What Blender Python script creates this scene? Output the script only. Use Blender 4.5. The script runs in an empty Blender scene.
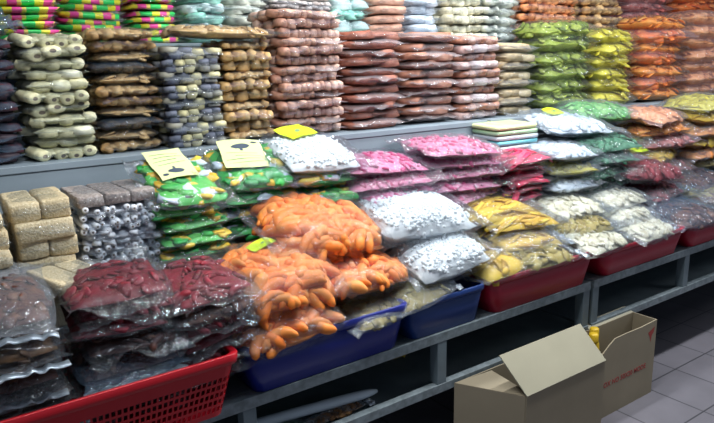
import bpy, math, random
from mathutils import Vector, Matrix, noise
R = math.radians
sc = bpy.context.scene
COL = sc.collection

# ------------------------------------------------------------------ camera
# X runs along the stall, Y goes into it, Z up
def make_camera():
    f, pitch, yaw, roll = 660.0, R(13), R(54.5), R(-1.2)
    fw = Vector((math.cos(yaw)*math.cos(pitch), math.sin(yaw)*math.cos(pitch), -math.sin(pitch)))
    ri = Vector((math.sin(yaw), -math.cos(yaw), 0)); up = ri.cross(fw)
    r2 = ri*math.cos(roll)+up*math.sin(roll); u2 = -ri*math.sin(roll)+up*math.cos(roll)
    m = Matrix((r2, u2, -fw)).transposed().to_4x4(); m.translation = Vector((0, 0, 1.6))
    cd = bpy.data.cameras.new('camera'); cd.sensor_width = 36; cd.lens = f/714*36; cd.clip_start = .02
    co = bpy.data.objects.new('camera', cd); co.matrix_world = m; COL.objects.link(co); sc.camera = co
make_camera()

# ------------------------------------------------------------------ light
sc.view_settings.view_transform = 'Standard'; sc.view_settings.look = 'None'
sc.view_settings.gamma = 1.0; sc.view_settings.exposure = 0.05; sc.view_settings.use_curve_mapping = False
sc.cycles.use_denoising = True; sc.cycles.caustics_reflective = False; sc.cycles.caustics_refractive = False
sc.cycles.transparent_max_bounces = 24; sc.cycles.max_bounces = 6
w = bpy.data.worlds.new('market_air'); sc.world = w; w.use_nodes = True
w.node_tree.nodes['Background'].inputs[0].default_value = (0.60, 0.72, 0.92, 1)
w.node_tree.nodes['Background'].inputs[1].default_value = 0.32
def area(name, loc, aim, sx, sy, power, col):
    l = bpy.data.lights.new(name, 'AREA'); l.shape = 'RECTANGLE'; l.size = sx; l.size_y = sy; l.energy = power; l.color = col
    o = bpy.data.objects.new(name, l); COL.objects.link(o); o.location = loc
    o.rotation_euler = (Vector(aim)-Vector(loc)).to_track_quat('-Z', 'Y').to_euler()
    return o
area('tube_light', (1.0, 1.30, 2.55), (1.1, 2.1, 1.0), 1.4, .10, 34, (.93, .97, 1))
area('tube_light', (2.9, 1.30, 2.55), (2.9, 2.1, 1.0), 1.4, .10, 34, (.93, .97, 1))
area('tube_light', (4.6, 1.30, 2.55), (4.5, 2.1, 1.0), 1.4, .10, 26, (.93, .97, 1))
area('tube_light', (2.3, 2.0, 2.75), (2.3, 2.25, 1.0), 1.4, .10, 40, (.93, .97, 1))
area('tube_light', (5.2, 0.2, 2.7), (4.2, 0.6, 0.0), 1.4, .10, 12, (.88, .93, 1))

# ------------------------------------------------------------------ materials
def nodes(name):
    m = bpy.data.materials.new(name); m.use_nodes = True
    return m, m.node_tree, m.node_tree.nodes['Principled BSDF']
def ramp(nt, cols):
    r = nt.nodes.new('ShaderNodeValToRGB'); e = r.color_ramp.elements
    while len(e) < len(cols): e.new(.5)
    for i, c in enumerate(cols):
        e[i].position = i/(len(cols)-1) if len(cols) > 1 else 0
        e[i].color = (*c, 1)
    return r
def food(name, cols, scale=60, rough=.55, bump=.25, spec=.4, island=.6):
    """colour varies piece by piece and with a fine grain"""
    m, nt, b = nodes(name)
    g = nt.nodes.new('ShaderNodeNewGeometry'); tc = nt.nodes.new('ShaderNodeTexCoord')
    n = nt.nodes.new('ShaderNodeTexNoise'); n.inputs['Scale'].default_value = scale; n.inputs['Detail'].default_value = 4
    nt.links.new(tc.outputs['Object'], n.inputs['Vector'])
    mr = nt.nodes.new('ShaderNodeMapRange'); mr.inputs[1].default_value = .3; mr.inputs[2].default_value = .7
    nt.links.new(n.outputs[0], mr.inputs[0])
    mx = nt.nodes.new('ShaderNodeMix'); mx.inputs[0].default_value = island
    nt.links.new(mr.outputs[0], mx.inputs[2]); nt.links.new(g.outputs['Random Per Island'], mx.inputs[3])
    r = ramp(nt, cols); nt.links.new(mx.outputs[0], r.inputs[0]); nt.links.new(r.outputs[0], b.inputs['Base Color'])
    bp = nt.nodes.new('ShaderNodeBump'); bp.inputs['Strength'].default_value = bump; bp.inputs['Distance'].default_value = .01
    nt.links.new(n.outputs[0], bp.inputs['Height']); nt.links.new(bp.outputs[0], b.inputs['Normal'])
    b.inputs['Roughness'].default_value = rough; b.inputs['Specular IOR Level'].default_value = spec
    return m
def plain(name, c, rough=.5, metal=0, spec=.5, var=.0, scale=8):
    m, nt, b = nodes(name)
    b.inputs['Roughness'].default_value = rough; b.inputs['Metallic'].default_value = metal; b.inputs['Specular IOR Level'].default_value = spec
    if var:
        tc = nt.nodes.new('ShaderNodeTexCoord'); n = nt.nodes.new('ShaderNodeTexNoise'); n.inputs['Scale'].default_value = scale; n.inputs['Detail'].default_value = 6
        nt.links.new(tc.outputs['Object'], n.inputs['Vector'])
        r = ramp(nt, [tuple(max(0, x*(1-var)) for x in c), tuple(min(1, x*(1+var)) for x in c)])
        r.color_ramp.elements[0].position = .3; r.color_ramp.elements[1].position = .7
        nt.links.new(n.outputs[0], r.inputs[0]); nt.links.new(r.outputs[0], b.inputs['Base Color'])
    else: b.inputs['Base Color'].default_value = (*c, 1)
    return m
def film(name, tint=(.93, .95, .97), haze=.025, hazecol=(.60, .66, .74), gloss=.32, scale=26):
    """clear crinkled packaging film: mostly see-through, glossy, a little milky"""
    m = bpy.data.materials.new(name); m.use_nodes = True; nt = m.node_tree; nt.nodes.clear()
    N = nt.nodes.new; L = nt.links.new
    out = N('ShaderNodeOutputMaterial'); tr = N('ShaderNodeBsdfTransparent'); tr.inputs[0].default_value = (*tint, 1)
    gl = N('ShaderNodeBsdfGlossy'); gl.inputs['Roughness'].default_value = .11; gl.inputs[0].default_value = (1, 1, 1, 1)
    df = N('ShaderNodeBsdfDiffuse'); df.inputs[0].default_value = (*hazecol, 1)
    tc = N('ShaderNodeTexCoord'); n = N('ShaderNodeTexNoise'); n.inputs['Scale'].default_value = scale; n.inputs['Detail'].default_value = 3; n.inputs['Distortion'].default_value = 1.5
    mp = N('ShaderNodeMapping'); mp.inputs['Scale'].default_value = (1, .55, 1.6)
    L(tc.outputs['Object'], mp.inputs[0]); L(mp.outputs[0], n.inputs['Vector'])
    bp = N('ShaderNodeBump'); bp.inputs['Strength'].default_value = 1.0; bp.inputs['Distance'].default_value = .02
    L(n.outputs[0], bp.inputs['Height']); L(bp.outputs[0], gl.inputs['Normal'])
    lw = N('ShaderNodeLayerWeight'); lw.inputs[0].default_value = .35; L(bp.outputs[0], lw.inputs['Normal'])
    m1 = N('ShaderNodeMixShader'); m1.inputs[0].default_value = haze; L(tr.outputs[0], m1.inputs[1]); L(df.outputs[0], m1.inputs[2])
    mm = N('ShaderNodeMath'); mm.operation = 'MULTIPLY_ADD'; mm.inputs[1].default_value = gloss; mm.inputs[2].default_value = .03; mm.use_clamp = True
    L(lw.outputs['Fresnel'], mm.inputs[0])
    m2 = N('ShaderNodeMixShader'); L(mm.outputs[0], m2.inputs[0]); L(m1.outputs[0], m2.inputs[1]); L(gl.outputs[0], m2.inputs[2])
    L(m2.outputs[0], out.inputs[0])
    return m

M = {}
M['film'] = film('clear_film')
M['film_hazy'] = film('hazy_film', haze=.10, gloss=.40)
M['film_blue'] = film('bluish_film', haze=.10, hazecol=(.22, .36, .52), gloss=.42)
M['film_pink'] = film('pinkish_film', haze=.10, hazecol=(.72, .55, .62), gloss=.40)
M['film_pale_sheen'] = film('pale_sheen_film', haze=.20, hazecol=(.78, .68, .70), gloss=.5)  # whitish pink haze colour paints pale highlights onto the film
M['film_clear'] = film('thin_film', haze=.02, gloss=.25)
F = lambda k, cols, **kw: M.__setitem__(k, food(k, cols, **kw))
F('cream_roll', [(.50, .44, .22), (.76, .72, .46), (.88, .86, .68)], scale=40)
F('brown_cookie', [(.34, .17, .06), (.60, .38, .16), (.80, .60, .32)], scale=50)
F('dark_cookie', [(.03, .02, .02), (.10, .06, .04), (.55, .40, .20)], scale=40, island=.8)
F('grey_mix', [(.09, .10, .14), (.18, .19, .24), (.52, .46, .24), (.68, .62, .38)], scale=25, island=.85)
F('tan_cracker', [(.40, .20, .07), (.60, .38, .16), (.72, .52, .28)], scale=50)
F('pink_slab', [(.34, .15, .10), (.56, .32, .23), (.76, .54, .44)], scale=40)
F('red_brown', [(.20, .06, .035), (.40, .14, .09), (.56, .28, .20)], scale=45)
F('rust_slab', [(.24, .09, .05), (.46, .21, .14), (.62, .38, .29)], scale=45)
F('pale_pink', [(.42, .25, .22), (.62, .48, .46), (.80, .76, .80)], scale=40)
F('beige_slab', [(.35, .24, .12), (.55, .43, .26), (.66, .56, .38)], scale=40)
F('dark_pack', [(.015, .012, .02), (.05, .03, .04), (.16, .03, .04)], scale=30)
F('green_leafy', [(.05, .09, .01), (.22, .28, .03), (.50, .52, .12)], scale=45)
F('yellow_chip', [(.48, .26, .01), (.74, .50, .03), (.88, .70, .12)], scale=20)
F('lime_yellow', [(.35, .28, .01), (.66, .56, .04), (.80, .74, .16)], scale=30)
F('orange_chip', [(.55, .13, .015), (.84, .28, .04), (.92, .46, .12)], scale=30)
F('orange_curl', [(.80, .16, .02), (.92, .26, .04), (.95, .40, .11)], scale=16, bump=.12, rough=.5)
F('maroon_strip', [(.08, .003, .008), (.20, .010, .02), (.40, .03, .05)], scale=30)
F('dark_fruit', [(.03, .012, .012), (.10, .03, .02), (.26, .10, .04)], scale=35)
F('brown_mix', [(.06, .03, .02), (.20, .09, .03), (.40, .20, .07)], scale=45)
F('white_puff', [(.74, .78, .80), (.82, .86, .88), (.90, .92, .94)], scale=60, island=.4)
F('cream_puff', [(.46, .40, .26), (.66, .62, .46), (.84, .82, .70)], scale=40)
F('golden_strip', [(.42, .20, .01), (.68, .42, .03), (.84, .62, .07)], scale=14, island=.75, bump=.1)
F('olive_mix', [(.16, .11, .02), (.36, .27, .06), (.52, .44, .16)], scale=40)
F('magenta_candy', [(.40, .01, .10), (.62, .05, .20), (.74, .30, .46), (.60, .50, .58)], scale=40, island=.7)
F('red_strip', [(.48, .01, .05), (.76, .04, .12), (.88, .22, .28)], scale=30)
F('dark_green', [(.01, .05, .03), (.03, .14, .07), (.12, .34, .20)], scale=40)
F('bright_green', [(.03, .20, .03), (.10, .42, .08), (.36, .62, .22)], scale=40)
F('green_wrap', [(.01, .22, .04), (.03, .45, .08), (.20, .62, .12)], scale=12, rough=.35, island=.8)
F('yellow_wrap', [(.55, .28, .01), (.80, .52, .03), (.88, .70, .12)], scale=12, rough=.35)
F('white_clear', [(.48, .56, .66), (.70, .78, .86), (.86, .90, .95)], scale=30)
F('crumb_cake', [(.46, .34, .18), (.64, .52, .32), (.80, .70, .50)], scale=150, bump=.5, island=.3)
F('grey_cake', [(.14, .12, .12), (.34, .28, .25), (.52, .48, .46)], scale=120, bump=.4, island=.3)
F('dot_white', [(.62, .64, .70), (.80, .82, .86), (.90, .90, .92)], scale=50)
F('dot_core_hole_shade', [(.10, .08, .07), (.22, .17, .12)], scale=80)  # dark slice centres; on wafer rolls it paints the shade inside the hole
F('maroon_mix', [(.20, .03, .03), (.48, .12, .10), (.74, .42, .38)], scale=40)
F('mint_pack', [(.16, .50, .38), (.38, .72, .60), (.62, .84, .76)], scale=30)
F('mint_white', [(.45, .62, .60), (.66, .80, .78), (.80, .88, .88)], scale=30)
F('offwhite', [(.50, .50, .40), (.72, .74, .64), (.84, .86, .80)], scale=30)
F('grey_nut', [(.26, .20, .18), (.50, .45, .43), (.68, .64, .62)], scale=60)
F('red_orange', [(.55, .06, .01), (.82, .17, .03), (.90, .38, .12)], scale=30)
F('salmon', [(.52, .17, .06), (.80, .34, .14), (.88, .52, .32)], scale=30)
M['pack_yellow'] = plain('pale_yellow_card', (.72, .72, .36), .5)
M['pack_green'] = plain('pale_green_card', (.50, .72, .42), .5)
M['pack_cyan'] = plain('cyan_card', (.18, .60, .66), .5)
M['pack_white'] = plain('white_card', (.68, .72, .74), .5)
M['metal'] = plain('grey_painted_metal', (.15, .19, .21), .5, .0, .45, .12, 14)
M['metal_edge'] = plain('grey_worn_beam', (.19, .225, .24), .5, .0, .45, .30, 40)
M['riser'] = plain('grey_blue_sheet', (.23, .28, .32), .45, 0, .5, .10, 5)
M['red_plastic'] = plain('red_plastic', (.52, .008, .018), .35)
M['red_plastic_far'] = plain('crimson_plastic', (.42, .008, .03), .4)
M['blue_plastic'] = plain('blue_plastic', (.010, .020, .22), .35)
M['navy_plastic'] = plain('navy_plastic', (.012, .045, .20), .4)
M['card'] = plain('cardboard', (.31, .26, .18), .8, 0, .2, .06, 6)
M['card_in'] = plain('cardboard_flap', (.40, .37, .27), .8, 0, .2, .05, 6)
M['red_ink'] = plain('red_ink', (.36, .05, .04), .8)
M['paper'] = plain('pale_yellow_paper', (.66, .70, .34), .7, 0, .2)
M['lime_paper'] = plain('lime_paper', (.55, .70, .02), .6, 0, .3)
M['ink'] = plain('dark_ink', (.04, .06, .09), .7)
M['green_ink'] = plain('green_ink', (.16, .28, .12), .7)
M['yellow_cap'] = plain('yellow_plastic', (.75, .48, .02), .4)
M['seal'] = plain('crimped_silver_seal', (.50, .56, .62), .28, .35, .6, .25, 60)
M['white_tube'] = plain('white_tube', (.62, .70, .76), .4)
M['tubewhite'] = plain('lamp_housing', (.8, .8, .8), .4)
M['wallpaint'] = plain('wall_paint', (.22, .22, .22), .9, 0, .2, .15, 2)
def stripes():
    m, nt, b = nodes('striped_wrap')
    tc = nt.nodes.new('ShaderNodeTexCoord'); sx = nt.nodes.new('ShaderNodeSeparateXYZ'); nt.links.new(tc.outputs['Object'], sx.inputs[0])
    oi = nt.nodes.new('ShaderNodeObjectInfo')
    a = nt.nodes.new('ShaderNodeMath'); a.operation = 'MULTIPLY_ADD'; a.inputs[1].default_value = 8.0
    nt.links.new(sx.outputs[0], a.inputs[0]); nt.links.new(oi.outputs['Random'], a.inputs[2])
    fr = nt.nodes.new('ShaderNodeMath'); fr.operation = 'FRACT'; nt.links.new(a.outputs[0], fr.inputs[0])
    r = nt.nodes.new('ShaderNodeValToRGB'); r.color_ramp.interpolation = 'CONSTANT'
    e = r.color_ramp.elements; e.new(.5); e.new(.5)
    for i, (p, c) in enumerate([(0, (.03, .62, .12)), (.36, (.80, .72, .04)), (.62, (.80, .06, .32)), (.88, (.80, .60, .10))]):
        e[i].position = p; e[i].color = (*c, 1)
    nt.links.new(fr.outputs[0], r.inputs[0]); nt.links.new(r.outputs[0], b.inputs['Base Color']); b.inputs['Roughness'].default_value = .4
    return m
M['striped'] = stripes()
def tiles():
    m, nt, b = nodes('floor_tiles')
    tc = nt.nodes.new('ShaderNodeTexCoord'); mp = nt.nodes.new('ShaderNodeMapping')
    mp.inputs['Location'].default_value = (-(2.855 % .30)+.0, -(1.61 % .30), 0)
    br = nt.nodes.new('ShaderNodeTexBrick'); br.offset = 0; br.inputs['Scale'].default_value = 1
    br.inputs['Brick Width'].default_value = .30; br.inputs['Row Height'].default_value = .30; br.inputs['Mortar Size'].default_value = .004; br.inputs['Mortar Smooth'].default_value = .2
    br.inputs['Color1'].default_value = (.20, .19, .215, 1); br.inputs['Color2'].default_value = (.23, .215, .245, 1); br.inputs['Mortar'].default_value = (.07, .07, .08, 1)
    n = nt.nodes.new('ShaderNodeTexNoise'); n.inputs['Scale'].default_value = 5; n.inputs['Detail'].default_value = 6
    mx = nt.nodes.new('ShaderNodeMix'); mx.data_type = 'RGBA'; mx.blend_type = 'MULTIPLY'; mx.inputs[0].default_value = .35
    nt.links.new(tc.outputs['Object'], mp.inputs[0]); nt.links.new(mp.outputs[0], br.inputs[0]); nt.links.new(tc.outputs['Object'], n.inputs['Vector'])
    nt.links.new(br.outputs[0], mx.inputs[6]); nt.links.new(n.outputs[0], mx.inputs[7]); nt.links.new(mx.outputs[2], b.inputs['Base Color'])
    b.inputs['Roughness'].default_value = .38
    return m
M['tiles'] = tiles()

# ------------------------------------------------------------------ mesh helpers
class MB:
    def __init__(s): s.v = []; s.f = []; s.mi = []
    def add(s, vs, fs, mat=0):
        n = len(s.v); s.v += [tuple(p) for p in vs]; s.f += [tuple(i+n for i in f) for f in fs]; s.mi += [mat]*len(fs)
    def box(s, x0, x1, y0, y1, z0, z1, mat=0, T=None):
        vs = [Vector((x, y, z)) for x in (x0, x1) for y in (y0, y1) for z in (z0, z1)]
        if T is not None: vs = [T @ p for p in vs]
        s.add(vs, [(0, 1, 3, 2), (4, 6, 7, 5), (0, 4, 5, 1), (2, 3, 7, 6), (0, 2, 6, 4), (1, 5, 7, 3)], mat)
    def mesh(s, name, mats, smooth=True):
        me = bpy.data.meshes.new(name); me.from_pydata(s.v, [], s.f)
        for m in mats: me.materials.append(m)
        me.polygons.foreach_set('material_index', s.mi)
        if smooth: me.polygons.foreach_set('use_smooth', [True]*len(s.f))
        me.update(); return me
def link(name, me, parent=None, bevel=0):
    o = bpy.data.objects.new(name, me); COL.objects.link(o)
    if parent: o.parent = parent
    if bevel:
        b = o.modifiers.new('bevel', 'BEVEL'); b.width = bevel; b.segments = 2; b.limit_method = 'ANGLE'
    return o
def thing(name, label, cat, loc=(0, 0, 0), rot=(0, 0, 0), group=None):
    o = bpy.data.objects.new(name, None); COL.objects.link(o); o.location = loc; o.rotation_euler = rot
    o.empty_display_size = .05; o['label'] = label; o['category'] = cat
    if group: o['group'] = group
    return o
def struct(o): o['kind'] = 'structure'; return o
def rnd(a, b): return random.uniform(a, b)
def nz(x, y, z, s): return noise.noise(Vector((x*s, y*s, z*s)))

def rot_rand(tilt=3.14):
    return Matrix.Rotation(rnd(-3.14, 3.14), 4, 'Z') @ Matrix.Rotation(rnd(-tilt, tilt), 4, 'X')
# --- pieces (added into MB with transform T, unit half-size scaled by (a, b, c))
def p_blob(mb, T, a, b, c, seg=8, rings=5, jit=.12, mat=0, sq=1.0):
    vs = []; fs = []; ph = rnd(0, 50)
    for i in range(rings+1):
        t = -math.pi/2+math.pi*i/rings
        for j in range(seg):
            u = 2*math.pi*j/seg
            cx, cy, cz = math.cos(t)*math.cos(u), math.cos(t)*math.sin(u), math.sin(t)
            q = lambda k: math.copysign(abs(k)**sq, k)
            k = 1+jit*noise.noise(Vector((cx*1.3+ph, cy*1.3, cz*1.3)))*2
            vs.append(T @ Vector((a*q(cx)*k, b*q(cy)*k, c*q(cz)*k)))
            if i < rings: fs.append((i*seg+j, i*seg+(j+1) % seg, (i+1)*seg+(j+1) % seg, (i+1)*seg+j))
    mb.add(vs, fs, mat)
def p_capsule(mb, T, L, r, bend=.0, seg=8, n=6, mat=0, taper=.25):
    """rod along local X of half-length L, radius r, bowed by bend"""
    vs = []; fs = []; ph = rnd(0, 50)
    for i in range(n+1):
        t = -1+2*i/n; s = max(.12, (1-abs(t)**7))**.5; x = L*t; zc = -bend*t*t
        rr = r*s*(1-taper*abs(t))*(1+.18*noise.noise(Vector((t*2+ph, 0, 0))))
        for j in range(seg):
            u = 2*math.pi*j/seg; vs.append(T @ Vector((x, rr*math.cos(u)+zc, rr*math.sin(u))))
            if i < n: fs.append((i*seg+j, i*seg+(j+1) % seg, (i+1)*seg+(j+1) % seg, (i+1)*seg+j))
    fs.append(tuple(range(seg-1, -1, -1))); fs.append(tuple(n*seg+j for j in range(seg)))
    mb.add(vs, fs, mat)
def p_roll(mb, T, L, r, mat=0, core=1):
    """wafer roll along local Y with a dark end disc: painted hole shade on rolls, real centre on dotted slices"""
    seg = 10; vs = []; fs = []
    prof = [(-L, r*.35), (-L*1.0, r*.8), (-L*.9, r), (L*.9, r), (L, r*.8), (L, r*.35)]
    for (y, q) in prof:
        for j in range(seg): u = 2*math.pi*j/seg; vs.append(T @ Vector((q*math.cos(u), y, q*math.sin(u))))
    for i in range(len(prof)-1):
        for j in range(seg): fs.append((i*seg+j, i*seg+(j+1) % seg, (i+1)*seg+(j+1) % seg, (i+1)*seg+j))
    mb.add(vs, fs, mat)
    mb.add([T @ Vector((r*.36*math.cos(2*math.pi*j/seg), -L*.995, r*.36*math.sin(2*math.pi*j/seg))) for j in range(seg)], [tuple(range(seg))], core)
def p_chip(mb, T, a, b, th, curl, mat=0):
    """thin curved strip or crisp"""
    n = 6; vs = []; fs = []
    for s in (1, -1):
        for i in range(n+1):
            t = -1+2*i/n; w = b*(1-.35*t*t)
            for y in (-w, w): vs.append(T @ Vector((a*t, y, curl*(1-t*t)+s*th/2-curl*.3*(y/b)**2)))
    k = 2*(n+1)
    for i in range(n):
        q = 2*i; fs += [(q, q+2, q+3, q+1), (k+q, k+q+1, k+q+3, k+q+2), (q, k+q, k+q+2, q+2), (q+1, q+3, k+q+3, k+q+1)]
    fs += [(0, 1, k+1, k), (2*n, k+2*n, k+2*n+1, 2*n+1)]
    mb.add(vs, fs, mat)

def P(t, n): return max(0., 1-abs(t)**n)**.5
def pillow(mb, w, d, h, n=4, res=10, amp=.0, freq=30, mat=0, seed=0, flap=0, zc=None, jag=0, ribs=0):
    """closed pillow, base at z=0; with flap the two X ends run out into flat crimped seals"""
    zc = h/2 if zc is None else zc; nx = res+(6 if flap else 0); ny = max(6, int(res*d/w)) if d < w*1.6 else res+4
    top = []; bot = []
    for i in range(nx+1):
        t = -1+2*i/nx; X = t*(w/2+flap); u = X/(w/2)
        for j in range(ny+1):
            v = -1+2*j/ny; pf = P(u, n) if abs(u) < 1 else 0; pf *= P(v, n)
            fl = max(0, abs(u)-1)/max(1e-6, flap/(w/2)) if flap else 0
            y = v*d/2*(1-.10*(1-P(u, 2.5) if abs(u) < 1 else 1)*(1-fl*.9))
            k = noise.noise(Vector((X*freq+seed*7.1, y*freq, seed*3.3)))
            k2 = noise.noise(Vector((X*freq*2.3+seed, y*freq*2.3, 9.)))
            z = h/2*pf; dz = amp*(k+.5*k2)*(pf if not flap else .4+pf)
            sh = amp*1.3*noise.noise(Vector((X*14+seed, y*14, 4.)))*(1.6 if pf < .5 else .3)*(1+fl*1.5)
            if ribs and fl > 0: sh += .0022*math.sin(y*260)*fl
            top.append((X, y, zc+z+dz+sh+(.0006 if pf == 0 else 0))); bot.append((X, y, max(zc-h/2, zc-z+dz*.3+sh-(.0006 if pf == 0 else 0))))
    m = ny+1; fs = []; o = len(top)
    for i in range(nx):
        for j in range(ny):
            a = i*m+j; fs.append((a, a+m, a+m+1, a+1)); fs.append((o+a, o+a+1, o+a+m+1, o+a+m))
    for i in range(nx): a = i*m; fs.append((a, o+a, o+a+m, a+m)); a = i*m+ny; fs.append((a, a+m, o+a+m, o+a))
    for j in range(ny): a = j; fs.append((a, a+1, o+a+1, o+a)); a = nx*m+j; fs.append((a, o+a, o+a+1, a+1))
    mb.add(top+bot, fs, mat)

# --- fillings: each returns (MB, [materials]); filling lies inside w x d x h
def fill_grid(w, d, h, nx, ny, nlay, shape, jit=.12, core=True, corefrac=.8, bumpc=0):
    mb = MB(); cw, cd, ch = w/nx, d/ny, h/nlay
    if core: pillow(mb, w*.92, d*.92, h*corefrac, 6, 6, zc=h/2)
    for k in range(nlay):
        for i in range(nx):
            for j in range(ny):
                x = -w/2+cw*(i+.5)+rnd(-jit, jit)*cw; y = -d/2+cd*(j+.5)+rnd(-jit, jit)*cd*.4; z = ch*(k+.5)+rnd(-jit, jit)*ch*.4
                T = Matrix.Translation((x, y, z)) @ Matrix.Rotation(rnd(-jit, jit)*1.2, 4, 'Z') @ Matrix.Rotation(rnd(-jit, jit)*.7, 4, 'X')
                if shape == 'blob': p_blob(mb, T @ Matrix.Rotation(rnd(-.35, .35), 4, 'Z'), cw*rnd(.5, .72), cd*.55, ch*rnd(.42, .56), jit=.2, sq=.6)
                elif shape == 'slab': p_blob(mb, T, cw*.5, cd*.5, ch*rnd(.44, .54), sq=.45, jit=.12)
                elif shape == 'rod': p_capsule(mb, T, cw*.52, min(ch*.52, cd*.5), 0, taper=.1)
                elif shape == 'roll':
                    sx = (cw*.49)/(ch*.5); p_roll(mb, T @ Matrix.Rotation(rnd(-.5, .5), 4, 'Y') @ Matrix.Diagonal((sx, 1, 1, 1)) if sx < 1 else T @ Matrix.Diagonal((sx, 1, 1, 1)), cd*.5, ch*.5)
                elif shape == 'dot': p_dot(mb, T, cw, cd, ch)
                elif shape == 'rag':
                    T = T @ Matrix.Rotation(rnd(-.5, .5), 4, 'Z') @ Matrix.Rotation(rnd(-.4, .4), 4, 'Y')
                    p_blob(mb, T, cw*rnd(.45, .65), cd*rnd(.45, .6), ch*rnd(.35, .52), jit=.3)
    return mb
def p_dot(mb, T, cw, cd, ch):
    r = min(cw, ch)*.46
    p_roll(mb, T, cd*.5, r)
def fill_heap(w, d, h, shape, n, size, n_edge=None, exp=2.6, core=.78):
    """loose pieces lying over a soft core, spread over top and rim"""
    mb = MB(); pillow(mb, w*.9, d*.9, h*core, exp, 10, amp=h*.05, freq=40, zc=h*.46)
    for q in range(n):
        while True:
            u, v = rnd(-1, 1), rnd(-1, 1)
            if abs(u)**3+abs(v)**3 < .95: break
        pf = P(u, exp)*P(v, exp); low = random.random() < (.22 if exp < 5 else .5)
        z = h*.46+(h*.46*pf*core*1.08)*(1 if not low else rnd(-.6, .6))
        x, y = u*w/2*.92, v*d/2*.92
        sx, sy = -u*pf, -v
        T = Matrix.Translation((x, y, z)) @ Matrix.Rotation(u*.5, 4, 'Y') @ Matrix.Rotation(-v*.5, 4, 'X')
        s = size*rnd(.75, 1.2)
        if shape == 'curl':
            p_capsule(mb, T @ Matrix.Rotation(rnd(-.9, .9)+(1.57 if random.random() < .15 else 0), 4, 'Z') @ Matrix.Rotation(rnd(-.3, .3), 4, 'Y'), s, s*rnd(.30, .40), s*rnd(.0, .55), 9, 9, taper=.12)
        elif shape == 'chip':
            p_chip(mb, T @ rot_rand(.5) @ Matrix.Rotation(rnd(-.3, .3), 4, 'Y'), s, s*rnd(.4, .7), .002, s*rnd(.1, .4))
        elif shape == 'strip':
            p_chip(mb, T @ Matrix.Rotation(rnd(-.45, .45), 4, 'Z') @ Matrix.Rotation(rnd(-.25, .25), 4, 'X'), s*1.7, s*.3, .004, s*rnd(.05, .25))
        elif shape == 'crumb':
            p_blob(mb, T @ rot_rand(), s, s*.8, s*.6, 6, 4, .25)
        elif shape == 'candy':
            p_blob(mb, T @ rot_rand(.5), s*1.3, s*.7, s*.5, 7, 4, .2)
        elif shape == 'leaf':
            p_blob(mb, T @ rot_rand(.6), s*1.2, s*.9, s*.3, 7, 4, .35)
    return mb

CORE2 = {'roll': 'dot_core_hole_shade', 'dot': 'dot_core_hole_shade'}
def make_film(w, d, h, mat, seed, flap=.02, amp=.003, res=14, n=5, ribs=0, front=False):
    mb = MB()
    if front:
        pillow(mb, d, w, h, n, res, amp, 26, 0, seed, flap, ribs=ribs); mb.v = [(-y, x, z) for x, y, z in mb.v]
    else: pillow(mb, w, d, h, n, res, amp, 26, 0, seed, flap, ribs=ribs)
    return mb.mesh('film', [M[mat]])
# --- builds of a bag: root with filling and film
def bag(name, cat, label, loc, w, d, h, filling, mat, filmmat='film', rot=(0, 0, 0), group=None, part='filling', flap=.03, amp=.005, seed=None, note=None, seal=False, front=False):
    seed = random.random()*40 if seed is None else seed
    t = thing(name, label, cat, loc, rot, group)
    f = link(part, filling.mesh(part, [M[mat], M['dot_core_hole_shade']]), t)
    link('plastic_film', make_film(w*1.04, d*1.04, h*1.06, filmmat, seed, flap, amp, 20, 3.2, ribs=1, front=front), t)
    if seal:
        mb = MB(); n = 22
        for i in range(n+1):
            y = -d/2+d*i/n; z = h*.5+.004*math.sin(i*1.7+seed)+.003*math.sin(i*3.9)
            for x in (w/2+flap*.4, w/2+flap+.008): mb.v.append((x, y, z)); mb.v.append((x, y, z-.0015))
        for i in range(n):
            a = i*4; mb.f += [(a, a+2, a+6, a+4), (a+1, a+5, a+7, a+3), (a, a+4, a+5, a+1), (a+2, a+3, a+7, a+6)]; mb.mi += [0]*4
        if front: mb.v = [(y*w/d, -x-(d-w)/2, z-.3*h) for x, y, z in mb.v]
        link('seal', mb.mesh('seal', [M['seal']]), t)
    return t
def copy_tree(o, loc, rot, label, group):
    r = o.copy(); COL.objects.link(r); r.location = loc; r.rotation_euler = rot; r['label'] = label; r['group'] = group
    for ch in list(o.children):
        c = ch.copy(); COL.objects.link(c); c.parent = r
    return r
ORD = ['topmost', 'second from the top', 'third from the top', 'fourth from the top', 'fifth from the top', 'sixth from the top', 'seventh from the top', 'eighth from the top', 'ninth from the top', 'tenth from the top', 'eleventh from the top', 'twelfth from the top', 'thirteenth from the top', 'fourteenth from the top']
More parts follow.
